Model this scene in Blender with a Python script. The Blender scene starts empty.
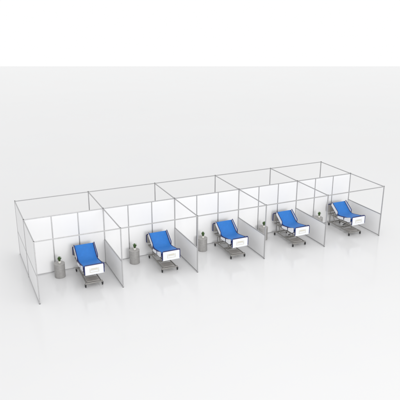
import bpy, bmesh, math, random
from mathutils import Vector, Matrix
random.seed(4)
S = bpy.context.scene
COL = S.collection

# ------------------------------------------------------------------ camera
CAM = Vector((-2.27126, -20.3246, 9.72611))
yaw, pit, roll, fpx = 0.434131, 0.328425, 0.0033828, 564.4537
fw = Vector((math.sin(yaw)*math.cos(pit), math.cos(yaw)*math.cos(pit), -math.sin(pit)))
rt = Vector((math.cos(yaw), -math.sin(yaw), 0))
up = rt.cross(fw)
r2 = rt*math.cos(roll) + up*math.sin(roll)
u2 = -rt*math.sin(roll) + up*math.cos(roll)
cd = bpy.data.cameras.new('camera')
cam = bpy.data.objects.new('camera', cd); COL.objects.link(cam)
cam.matrix_world = Matrix(((r2.x, u2.x, -fw.x, CAM.x), (r2.y, u2.y, -fw.y, CAM.y), (r2.z, u2.z, -fw.z, CAM.z), (0, 0, 0, 1)))
cd.sensor_width = 36; cd.lens = 36*fpx/400
cd.clip_end = 1000
S.camera = cam

# ------------------------------------------------------------------ world (white studio) and lamps
W = bpy.data.worlds.new('World'); S.world = W; W.use_nodes = True
bg = W.node_tree.nodes['Background']
bg.inputs[0].default_value = (1, 1, 1, 1); bg.inputs[1].default_value = 1.0
S.view_settings.view_transform = 'Standard'
S.view_settings.look = 'None'
S.view_settings.exposure = 0.0
S.view_settings.gamma = 1.0

def area(name, loc, target, size, power):
    l = bpy.data.lights.new(name, 'AREA'); l.shape = 'DISK'; l.size = size; l.energy = power
    l.color = (1.0, 0.995, 0.99)
    o = bpy.data.objects.new(name, l); COL.objects.link(o); o.location = loc
    o.rotation_euler = (Vector(target) - Vector(loc)).to_track_quat('-Z', 'Y').to_euler()
    return o
area('front_softbox', (6, -42, 10), (7.5, 0, 1), 13, 6000)
area('overhead_softbox', (6, -8, 20), (7.5, -2, 0), 9, 300)

# ------------------------------------------------------------------ materials
def mat(name, rgb, rough=.5, metal=0.0, spec=.5, var=0.0, scale=8.0, bump=0.0, bscale=60.0, coat=0.0):
    m = bpy.data.materials.new(name); m.use_nodes = True
    nt = m.node_tree; b = nt.nodes['Principled BSDF']
    b.inputs['Base Color'].default_value = (*rgb, 1)
    b.inputs['Roughness'].default_value = rough
    b.inputs['Metallic'].default_value = metal
    b.inputs['Specular IOR Level'].default_value = spec
    b.inputs['Coat Weight'].default_value = coat
    tc = nt.nodes.new('ShaderNodeTexCoord')
    if var > 0:
        n = nt.nodes.new('ShaderNodeTexNoise'); n.inputs['Scale'].default_value = scale
        n.inputs['Detail'].default_value = 5
        r = nt.nodes.new('ShaderNodeValToRGB')
        r.color_ramp.elements[0].position = .3; r.color_ramp.elements[1].position = .7
        r.color_ramp.elements[0].color = (*[c*(1-var) for c in rgb], 1)
        r.color_ramp.elements[1].color = (*[min(1, c*(1+var)) for c in rgb], 1)
        nt.links.new(tc.outputs['Object'], n.inputs['Vector'])
        nt.links.new(n.outputs['Fac'], r.inputs['Fac'])
        nt.links.new(r.outputs['Color'], b.inputs['Base Color'])
    if bump > 0:
        n2 = nt.nodes.new('ShaderNodeTexNoise'); n2.inputs['Scale'].default_value = bscale
        n2.inputs['Detail'].default_value = 4
        bp = nt.nodes.new('ShaderNodeBump'); bp.inputs['Strength'].default_value = bump
        bp.inputs['Distance'].default_value = .01
        nt.links.new(tc.outputs['Object'], n2.inputs['Vector'])
        nt.links.new(n2.outputs['Fac'], bp.inputs['Height'])
        nt.links.new(bp.outputs['Normal'], b.inputs['Normal'])
    return m

M = dict(
    floor=mat('studio_floor', (.765, .765, .77), .15, spec=.4, var=.006, scale=.25),
    alu=mat('brushed_aluminium', (.47, .47, .475), .38, metal=.5, var=.05, scale=30),
    panel=mat('white_laminate', (.86, .86, .865), .42, spec=.35, var=.006, scale=3),
    plastic=mat('white_plastic', (.80, .82, .86), .35, spec=.5),
    navy=mat('dark_blue_trim', (.006, .013, .105), .4),
    blue=mat('blue_vinyl', (.022, .175, .55), .5, spec=.35, var=.05, scale=9, bump=.25, bscale=22),
    steel=mat('painted_steel', (.30, .29, .275), .42, metal=.3, var=.05, scale=20),
    darksteel=mat('dark_steel', (.10, .10, .10), .4, metal=.5),
    shell=mat('grey_plastic', (.42, .40, .38), .45, var=.03),
    rubber=mat('black_rubber', (.012, .012, .014), .6),
    beige=mat('beige_print', (.62, .59, .50), .5),
    taupe=mat('taupe_lacquer', (.315, .308, .30), .5, spec=.4, var=.09, scale=11),
    taupe_top=mat('taupe_top', (.38, .37, .36), .4, spec=.4, var=.08, scale=14),
    pot=mat('white_ceramic', (.80, .79, .74), .25),
    soil=mat('soil', (.05, .035, .025), .9, bump=.5),
    leaf=mat('leaf_green', (.10, .18, .065), .45, var=.35, scale=25),
)

nt = M['panel'].node_tree; pb = nt.nodes['Principled BSDF']
src = pb.inputs['Base Color'].links[0].from_socket
oi = nt.nodes.new('ShaderNodeObjectInfo'); mr = nt.nodes.new('ShaderNodeMapRange')
mr.inputs['To Min'].default_value = .965; mr.inputs['To Max'].default_value = 1.0
vm = nt.nodes.new('ShaderNodeVectorMath'); vm.operation = 'SCALE'
nt.links.new(oi.outputs['Random'], mr.inputs['Value']); nt.links.new(src, vm.inputs[0])
nt.links.new(mr.outputs['Result'], vm.inputs['Scale']); nt.links.new(vm.outputs['Vector'], pb.inputs['Base Color'])

# ------------------------------------------------------------------ helpers
def link(name, bm, m, parent=None, smooth=False):
    me = bpy.data.meshes.new(name); bmesh.ops.recalc_face_normals(bm, faces=bm.faces[:]); bm.to_mesh(me); bm.free()
    o = bpy.data.objects.new(name, me); COL.objects.link(o)
    for mm in (m if isinstance(m, list) else [m]): me.materials.append(mm)
    if smooth:
        for p in me.polygons: p.use_smooth = True
        try: me.set_sharp_from_angle(angle=math.radians(40))
        except Exception: pass
    if parent: o.parent = parent
    return o

def tag(o, label, cat, group=None):
    o['label'] = label; o['category'] = cat
    if group: o['group'] = group
    return o

def empty(name, loc):
    o = bpy.data.objects.new(name, None); COL.objects.link(o); o.location = loc
    o.empty_display_size = .2
    return o

def box(bm, x0, x1, y0, y1, z0, z1, bev=0.0):
    g = bmesh.ops.create_cube(bm, size=1)
    vs = g['verts']
    for v in vs:
        v.co = Vector(((x0+x1)/2 + v.co.x*(x1-x0), (y0+y1)/2 + v.co.y*(y1-y0), (z0+z1)/2 + v.co.z*(z1-z0)))
    if bev > 0:
        es = list({e for v in vs for e in v.link_edges})
        bmesh.ops.bevel(bm, geom=es, offset=bev, segments=2, affect='EDGES', profile=.5)

def profile_bar(bm, a, b, w=.04, g=.004):
    """aluminium extrusion from a to b: square section with a groove down each side"""
    a = Vector(a); b = Vector(b); d = (b-a).normalized()
    ref = Vector((0, 0, 1)) if abs(d.z) < .9 else Vector((1, 0, 0))
    u = d.cross(ref).normalized(); v = d.cross(u).normalized()
    h = w/2; c = h*.14; s = h*.28; q = h - g
    quarter = [(h-c, h), (s, h), (s*.8, q), (-s*.8, q), (-s, h), (-h+c, h)]
    ring = []
    for k in range(4):
        ca, sa = [(1, 0), (0, 1), (-1, 0), (0, -1)][k]
        ring += [(x*ca - y*sa, x*sa + y*ca) for x, y in quarter]
    R = [[bm.verts.new(p + u*x + v*y) for x, y in ring] for p in (a, b)]
    n = len(ring)
    for i in range(n):
        bm.faces.new((R[0][i], R[0][(i+1) % n], R[1][(i+1) % n], R[1][i]))
    bm.faces.new(R[0]); bm.faces.new(R[1][::-1])

def tube(bm, pts, r, n=8, closed=False):
    pts = [Vector(p) for p in pts]; rings = []
    N = len(pts)
    for i, p in enumerate(pts):
        if closed: d = (pts[(i+1) % N] - pts[i-1]).normalized()
        else: d = (pts[min(i+1, N-1)] - pts[max(i-1, 0)]).normalized()
        ref = Vector((1, 0, 0)) if abs(d.x) < .9 else Vector((0, 0, 1))
        u = d.cross(ref).normalized(); v = d.cross(u).normalized()
        rings.append([bm.verts.new(p + r*(u*math.cos(t*2*math.pi/n) + v*math.sin(t*2*math.pi/n))) for t in range(n)])
    for i in range(N if closed else N-1):
        A, B = rings[i], rings[(i+1) % N]
        for t in range(n):
            bm.faces.new((A[t], A[(t+1) % n], B[(t+1) % n], B[t]))
    if not closed:
        bm.faces.new(rings[0][::-1]); bm.faces.new(rings[-1])

def lathe(bm, prof, c=(0, 0, 0), n=40, axis='z'):
    rings = []
    for r, z in prof:
        rr = []
        for t in range(n):
            a = t*2*math.pi/n
            if axis == 'z': p = Vector((r*math.cos(a), r*math.sin(a), z))
            else: p = Vector((z, r*math.cos(a), r*math.sin(a)))
            rr.append(bm.verts.new(p + Vector(c)))
        rings.append(rr)
    for A, B in zip(rings, rings[1:]):
        for t in range(n): bm.faces.new((A[t], A[(t+1) % n], B[(t+1) % n], B[t]))
    bm.faces.new(rings[0][::-1]); bm.faces.new(rings[-1])

def rounded(poly, r, k=4):
    out = []; n = len(poly)
    for i in range(n):
        p = Vector(poly[i]); a = (Vector(poly[i-1]) - p); b = (Vector(poly[(i+1) % n]) - p)
        rr = min(r, a.length*.45, b.length*.45)
        A = p + a.normalized()*rr; B = p + b.normalized()*rr
        for j in range(k+1):
            t = j/k
            out.append((1-t)**2*A + 2*t*(1-t)*p + t*t*B)
    return out

def prism(bm, poly, x0, x1, axis='x'):
    """polygon in the YZ plane (axis x) or XZ plane (axis y) extruded between x0 and x1"""
    def P(p, s): return Vector((s, p[0], p[1])) if axis == 'x' else Vector((p[0], s, p[1]))
    A = [bm.verts.new(P(p, x0)) for p in poly]; B = [bm.verts.new(P(p, x1)) for p in poly]
    n = len(poly)
    for i in range(n): bm.faces.new((A[i], A[(i+1) % n], B[(i+1) % n], B[i]))
    bm.faces.new(A[::-1]); bm.faces.new(B)

def copy_tree(o, parent=None):
    c = o.copy(); COL.objects.link(c)
    if parent: c.parent = parent
    for ch in [x for x in list(COL.objects) if x.parent == o]:
        copy_tree(ch, c)
    return c

# ------------------------------------------------------------------ setting: the studio floor
bm = bmesh.new()
gf = Vector((math.sin(yaw), math.cos(yaw), 0)); gr = Vector((math.cos(yaw), -math.sin(yaw), 0))
c0 = Vector((CAM.x, CAM.y, 0))
far_mid = Vector((40.58, 71.33, 0)); far_dir = Vector((64.602, -27.294, 0)).normalized()   # far edge of the studio floor
qs = [c0 - gf*60 - gr*140, c0 - gf*60 + gr*140, far_mid + far_dir*150, far_mid - far_dir*150]
top_ = [bm.verts.new(q) for q in qs]; bot_ = [bm.verts.new(q - Vector((0, 0, .1))) for q in qs]
bm.faces.new(top_); bm.faces.new(bot_[::-1])
for i in range(4): bm.faces.new((top_[i], bot_[i], bot_[(i+1) % 4], top_[(i+1) % 4]))
fl = link('floor', bm, M['floor']); fl['kind'] = 'structure'

# ------------------------------------------------------------------ partition system
D1, D2, H, L, PW = 2.309, 2.277, 2.338, 1.045, .036
ORD = ['first', 'second', 'third', 'fourth', 'fifth']
def bar_obj(name, a, b, parent, w=PW):
    bm = bmesh.new(); profile_bar(bm, a, b, w); return link(name, bm, M['alu'], parent)
def post(name, x, y, parent, w=PW):
    bm = bmesh.new(); profile_bar(bm, (x, y, .012), (x, y, H - .001), w)
    o = link(name, bm, M['alu'], parent)
    bm = bmesh.new(); lathe(bm, [(.030, .0005), (.030, .006), (.014, .0118)], (x, y, 0), 20)
    link('foot', bm, M['darksteel'], o, True)
    bm = bmesh.new(); box(bm, x-w/2-.003, x+w/2+.003, y-w/2-.003, y+w/2+.003, H-.0005, H+.010, .003)
    link('cap', bm, M['darksteel'], o)
    return o
h = PW/2
side_labels = [
    'full height white end partition closing the left end of the row of bays',
    'low white side partition under an open frame, between the leftmost and second beds',
    'low white side partition under an open frame, between the second and middle beds',
    'low white side partition under an open frame, between the middle and fourth beds',
    'low white side partition under an open frame, between the fourth and rightmost beds',
    'low white end partition under an open frame, closing the right end beside the rightmost bed']
ZT = H - h      # centre line of top rails
def panel(name, parent, ax, s, a0, a1, z0, z1, t=.018):
    bm = bmesh.new()
    if ax == 'x': box(bm, s-t/2, s+t/2, a0, a1, z0, z1, .002)
    else: box(bm, a0, a1, s-t/2, s+t/2, z0, z1, .002)
    return link(name, bm, M['panel'], parent)
for i in range(6):
    X = 3.0*i
    t = empty('privacy_screen', (X, 0, 0))
    tag(t, side_labels[i], 'side screen', 'side screens of the row of bays')
    post('post', 0, D1, t); post('post', 0, 0, t, .042); post('post', 0, -D2, t)
    hh = .021
    bar_obj('top_rail', (0, D1-h, ZT), (0, hh, ZT), t, .033); bar_obj('top_rail', (0, -hh, ZT), (0, -D2+h, ZT), t, .033)
    for (ya, yb) in ([(-hh, -D2+h)] if i else [(-hh, -D2+h), (D1-h, hh)]):
        bar_obj('bottom_rail', (0, ya, .035), (0, yb, .035), t, .032)
        bar_obj('middle_rail', (0, ya, L-.016), (0, yb, L-.016), t, .032)
        lo, hi = min(ya, yb), max(ya, yb)
        panel('panel', t, 'x', 0, lo+.0005, hi-.0005, .0515, L-.0325)
        if i == 0: panel('panel', t, 'x', 0, lo+.0005, hi-.0005, L+.0005, ZT-.0170)
back_labels = [
    'white three panel back wall behind the leftmost bed',
    'white three panel back wall behind the second bed from the left',
    'white three panel back wall behind the middle bed',
    'white three panel back wall behind the fourth bed from the left',
    'white three panel back wall behind the rightmost bed']
for i in range(5):
    X = 3.0*i
    t = empty('panel_screen', (X, 0, 0)); tag(t, back_labels[i], 'back screen', 'back screens of the bays')
    bar_obj('top_rail', (.0215, 0, ZT), (2.9785, 0, ZT), t, .033)
    for k in range(3):
        a, b = k*1.0 + (.0215 if k == 0 else .0195), (k+1)*1.0 - (.0215 if k == 2 else .0195)
        bar_obj('bottom_rail', (a, 0, .035), (b, 0, .035), t, .032)
        panel('panel', t, 'y', 0, a+.0005, b-.0005, .0515, ZT-.0170)
        if k: 
            bm = bmesh.new(); profile_bar(bm, (k, 0, .012), (k, 0, ZT-.0170), .036)
            o = link('post', bm, M['alu'], t)
where_b = ['of the leftmost bay', 'of the second bay from the left', 'of the middle bay', 'of the fourth bay from the left', 'of the rightmost bay']
for i in range(5):
    for (yy, wd) in ((-D2, 'open front'), (D1, 'open rear side')):
        bm = bmesh.new()
        profile_bar(bm, (h+.0005, 0, 0), (3-h-.0005, 0, 0), .034)
        for xx in (h, 3-h): 
            s = 1 if xx < 1 else -1
            box(bm, min(xx+s*.001, xx+s*.035), max(xx+s*.001, xx+s*.035), -.0175, .0175, -.0175, .0175, .002)
        o = link('top_bar', bm, M['alu']); o.location = (3.0*i, yy, ZT)
        tag(o, 'thin aluminium top beam over the %s %s' % (wd, where_b[i]), 'bar', 'top bars of the frame')

# ------------------------------------------------------------------ hospital bed
def make_bed():
    root = empty('hospital_bed', (0, 0, 0))
    # chassis
    bm = bmesh.new()
    for s in (-1, 1):
        tube(bm, [(s*.27, -.74, .16), (s*.27, -.5, .16), (s*.25, .5, .16), (s*.25, .74, .16)], .024, 10)
    for y in (-.72, .72): box(bm, -.33, .33, y-.03, y+.03, .125, .175, .008)
    box(bm, -.24, .24, -.045, .045, .14, .18, .006)
    link('base_frame', bm, M['steel'], root, True)
    bm = bmesh.new(); box(bm, -.225, .225, -.66, -.28, .165, .19, .01)
    link('base_cover', bm, M['shell'], root)
    # casters
    for sx in (-1, 1):
        for sy in (-1, 1):
            x, y = sx*.315, sy*.73
            bm = bmesh.new(); lathe(bm, [(.03, -.02), (.042, -.016), (.046, -.008), (.046, .008), (.042, .016), (.03, .02)], (x, y, .0465), 24, 'x')
            c = link('caster', bm, M['rubber'], root, True)
            bm = bmesh.new()
            box(bm, x-.032, x-.025, y-.02, y+.02, .05, .125, .002); box(bm, x+.025, x+.032, y-.02, y+.02, .05, .125, .002)
            box(bm, x-.034, x+.034, y-.024, y+.024, .112, .128, .003)
            link('fork', bm, M['darksteel'], c)
            bm = bmesh.new(); lathe(bm, [(.018, -.0245), (.02, 0), (.018, .0245)], (x, y, .0465), 16, 'x')
            link('hub', bm, M['steel'], c, True)
    # lifting arms
    for (ya, yb) in ((.45, .62), (-.18, -.42)):
        bm = bmesh.new()
        for s in (-1, 1):
            tube(bm, [(s*.19, ya, .19), (s*.20, yb, .53)], .018, 10)
        tube(bm, [(-.2, ya, .19), (.2, ya, .19)], .016, 10); tube(bm, [(-.2, yb, .53), (.2, yb, .53)], .016, 10)
        link('lifting_arm', bm, M['steel'], root, True)
    bm = bmesh.new(); tube(bm, [(0, .1, .2), (0, -.16, .36)], .026, 12); tube(bm, [(0, -.16, .36), (0, -.38, .5)], .014, 12)
    link('actuator', bm, M['darksteel'], root, True)
    # deck frame
    bm = bmesh.new()
    for s in (-1, 1): box(bm, s*.32-.02, s*.32+.02, -.86, .80, .535, .585, .006)
    for y in (-.83, -.42, 0, .4, .78): box(bm, -.30, .30, y-.02, y+.02, .54, .58, .005)
    link('deck_frame', bm, M['steel'], root)
    # mattress
    top = [(.575, 1.165), (.37, 1.0), (.18, .84), (.08, .78), (-.06, .76), (-.30, .80), (-.52, .84), (-.86, .855)]
    th = .10
    def offset(ps, d):
        out = []
        for i, p in enumerate(ps):
            a = Vector(ps[max(i-1, 0)]); b = Vector(ps[min(i+1, len(ps)-1)])
            t = (b-a).normalized(); n = Vector((t.y, -t.x))
            if n.y < 0: n = -n
            out.append(Vector(p) + n*d)
        return out
    # smooth the profile
    def smooth(ps, k=3):
        ps = [Vector(p) for p in ps]
        for _ in range(k):
            q = [ps[0]]
            for a, b in zip(ps, ps[1:]): q += [a*.75+b*.25, a*.25+b*.75]
            q.append(ps[-1]); ps = q
        return ps
    st = smooth(top, 2)
    bm = bmesh.new()
    hw = .36; R_ = .025
    sec = []
    for (x, d) in ((-hw+R_, 0), (-hw+R_*.3, -R_*.3), (-hw, -R_), (-hw, -th+R_), (-hw+R_*.3, -th+R_*.3), (-hw+R_, -th)): sec.append((x, d))
    full = sec + [(-x, d) for x, d in sec[::-1]]
    # stitched quilting seams: small dips across the top
    rings = []
    acc = 0; prev = st[0]
    for i, p in enumerate(st):
        acc += (p-prev).length; prev = p
        dip = 0
        a = st[max(i-1, 0)]; b = st[min(i+1, len(st)-1)]
        t = (b-a).normalized(); n = Vector((t.y, -t.x)); n = n if n.y > 0 else -n
        rings.append([bm.verts.new((x, p.x + n.x*(d+dip), p.y + n.y*(d+dip))) for x, d in full])
    for A, B in zip(rings, rings[1:]):
        for k in range(len(full)): bm.faces.new((A[k], A[(k+1) % len(full)], B[(k+1) % len(full)], B[k]))
    bm.faces.new(rings[0]); bm.faces.new(rings[-1][::-1])
    mt = link('mattress', bm, M['blue'], root, True)
    # dark piping along the upper edges of the mattress
    bm = bmesh.new()
    for s in (-1, 1): tube(bm, [(s*(hw+.004), q.x, q.y) for q in offset(st, -.018)], .022, 8)
    link('piping', bm, M['navy'], mt, True)
    # deck boards under the mattress
    bm = bmesh.new()
    o1 = offset(st, -th-.002); o2 = offset(st, -th-.022)
    prism(bm, [tuple(p) for p in o1] + [tuple(p) for p in o2[::-1]], -.35, .35)
    link('deck_board', bm, M['steel'], root)
    # backrest support strut
    for s in (-1, 1):
        bm = bmesh.new(); tube(bm, [(s*.2, .62, .58), (s*.2, .42, .885)], .014, 8)
        link('backrest_support', bm, M['steel'], root, True)
    # end boards: white panel with a dark blue rim over the top and down the sides
    def board(name, y, z0, z1, hwid, m='plastic'):
        out = rounded([(-hwid, z0), (hwid, z0), (hwid, z1), (-hwid, z1)], .045)
        bm = bmesh.new(); prism(bm, out, y-.014, y+.014, 'y')
        b = link(name, bm, M[m], root)
        bm = bmesh.new()
        cor = rounded([(-hwid, z0), (-hwid, z1), (hwid, z1), (hwid, z0)], .05, 5)
        pts = [(q.x, y, q.y) for q in cor if q.y > z0+.03]
        pts = [(-hwid, y, z0+.03)] + pts + [(hwid, y, z0+.03)]
        tube(bm, pts, .021, 8)
        link('trim', bm, M['navy'], b, True)
        return b
    fb = board('footboard', -.90, .565, .945, .355)
    # printed handle frame on the outer face of the footboard
    y = -.9165
    bm = bmesh.new()
    for (x0, x1, z0, z1) in ((-.17, -.155, .655, .82), (.155, .17, .655, .82), (-.155, .155, .655, .67), (-.155, .155, .735, .75)):
        box(bm, x0, x1, y-.004, y+.001, z0, z1)
    link('handle_frame', bm, M['beige'], fb)
    bm = bmesh.new(); box(bm, -.125, .125, y-.003, y+.001, .765, .81)
    link('name_plate', bm, M['beige'], fb)
    board('headboard', .84, .64, 1.015, .375, 'shell')
    # side rails
    def rail(name, poly, s, r=.035, rim=.014):
        out = rounded(poly, r, 4)
        x = s*.388
        bm = bmesh.new(); prism(bm, out, x-.011, x+.011)
        b = link(name, bm, M['plastic'], root)
        bm = bmesh.new(); tube(bm, [(x, q.x, q.y) for q in out], rim, 6, True)
        link('rim', bm, M['navy'], b, True)
        bm = bmesh.new()
        cx = sum(q.x for q in out)/len(out); cz = sum(q.y for q in out)/len(out)
        tube(bm, [(s*.33, cx, .56), (s*.375, cx, min(cz, .66)), (s*.383, cx, cz)], .011, 6)
        link('rail_bracket', bm, M['steel'], b, True)
    a, b_ = Vector((.575, 1.155)), Vector((.10, .80)); tt = (b_-a).normalized(); nn = Vector((-tt.y, tt.x))
    if nn.y < 0: nn = -nn
    for s in (-1, 1):
        rail('head_rail', [a+nn*.085, b_+nn*.10-tt*.02, b_-nn*.03+tt*.05, b_-nn*.07-tt*.05, a-nn*.075+tt*.06], s)
        rail('side_rail', [(.05, .72), (-.36, .78), (-.36, .655), (-.16, .62), (.05, .615)], s, .03, .011)
        rail('side_rail', [(-.42, .79), (-.62, .85), (-.84, .93), (-.84, .72), (-.70, .66), (-.42, .66)], s, .03, .011)
    return root

bed_labels = [
    'blue hospital bed with white footboard in the leftmost bay',
    'blue hospital bed with white footboard in the second bay from the left',
    'blue hospital bed with white footboard in the middle bay of the five',
    'blue hospital bed with white footboard in the fourth bay from the left',
    'blue hospital bed with white footboard in the rightmost bay beside the end panel']
bed = make_bed()
for i in range(5):
    b = bed if i == 0 else copy_tree(bed)
    b.location = (3.0*i + 2.055, -1.02, 0)
    tag(b, bed_labels[i], 'hospital bed', 'hospital beds, one in each bay')

# ------------------------------------------------------------------ round bedside pedestals with potted plants
def make_table():
    root = empty('side_table', (0, 0, 0))
    bm = bmesh.new(); lathe(bm, [(.185, .001), (.195, .004), (.195, .012), (.2, .016), (.2, .535), (.196, .54)], n=48)
    link('drum', bm, M['taupe'], root, True)
    bm = bmesh.new(); lathe(bm, [(.19, .5405), (.204, .543), (.207, .549), (.207, .563), (.202, .569), (.19, .570), (.187, .566)], n=48)
    link('tabletop', bm, M['taupe_top'], root, True)
    return root
def make_plant():
    root = empty('potted_plant', (0, 0, 0))
    bm = bmesh.new(); lathe(bm, [(.036, 0), (.042, .004), (.058, .085), (.062, .088), (.062, .1), (.055, .1), (.052, .088)], n=28)
    p = link('pot', bm, M['pot'], root, True)
    bm = bmesh.new(); lathe(bm, [(.048, .0885), (.048, .0895), (.02, .094)], n=20); link('soil', bm, M['soil'], p)
    bm = bmesh.new()
    rnd = random.Random(7)
    for k in range(24):
        ang = k*2.4; lean = .10 + .6*(k/24.); ln = .21 - .09*(k/24.) + rnd.uniform(-.015, .015)
        wd = .019 + rnd.uniform(0, .007)
        d = Vector((math.cos(ang), math.sin(ang), 0)); sd = Vector((-d.y, d.x, 0))
        pr = None
        for j in range(6):
            tq = j/5
            c = d*(.008 + ln*tq*lean*(.6+.6*tq)) + Vector((0, 0, .09 + ln*tq*(1-.25*lean*tq)))
            w = wd*(math.sin(math.pi*(.12+.88*tq))**.8 if tq < 1 else 0.02) + .001
            cur = [bm.verts.new(c - sd*w), bm.verts.new(c - d*.004*(1-tq)), bm.verts.new(c + sd*w)]
            if pr:
                bm.faces.new((pr[0], pr[1], cur[1], cur[0])); bm.faces.new((pr[1], pr[2], cur[2], cur[1]))
            pr = cur
    link('leaves', bm, M['leaf'], root, True)
    return root
tl = ['in the leftmost bay', 'in the second bay from the left', 'in the middle bay', 'in the fourth bay from the left', 'in the rightmost bay']
tb = make_table(); pl = make_plant()
TX = [1.08, 1.06, 1.065, 1.03, 0.98]
for i in range(5):
    t = tb if i == 0 else copy_tree(tb); p = pl if i == 0 else copy_tree(pl)
    x = 3.0*i + TX[i]; y = -.45
    t.location = (x, y, 0)
    tag(t, 'round taupe drum side table by the back wall ' + tl[i], 'side table', 'drum side tables, one in each bay')
    p.location = (x+.01, y-.03, .5705); p.rotation_euler = (0, 0, i*1.3)
    tag(p, 'small green plant in white pot on the table ' + tl[i], 'plant', 'potted plants on the drum tables')
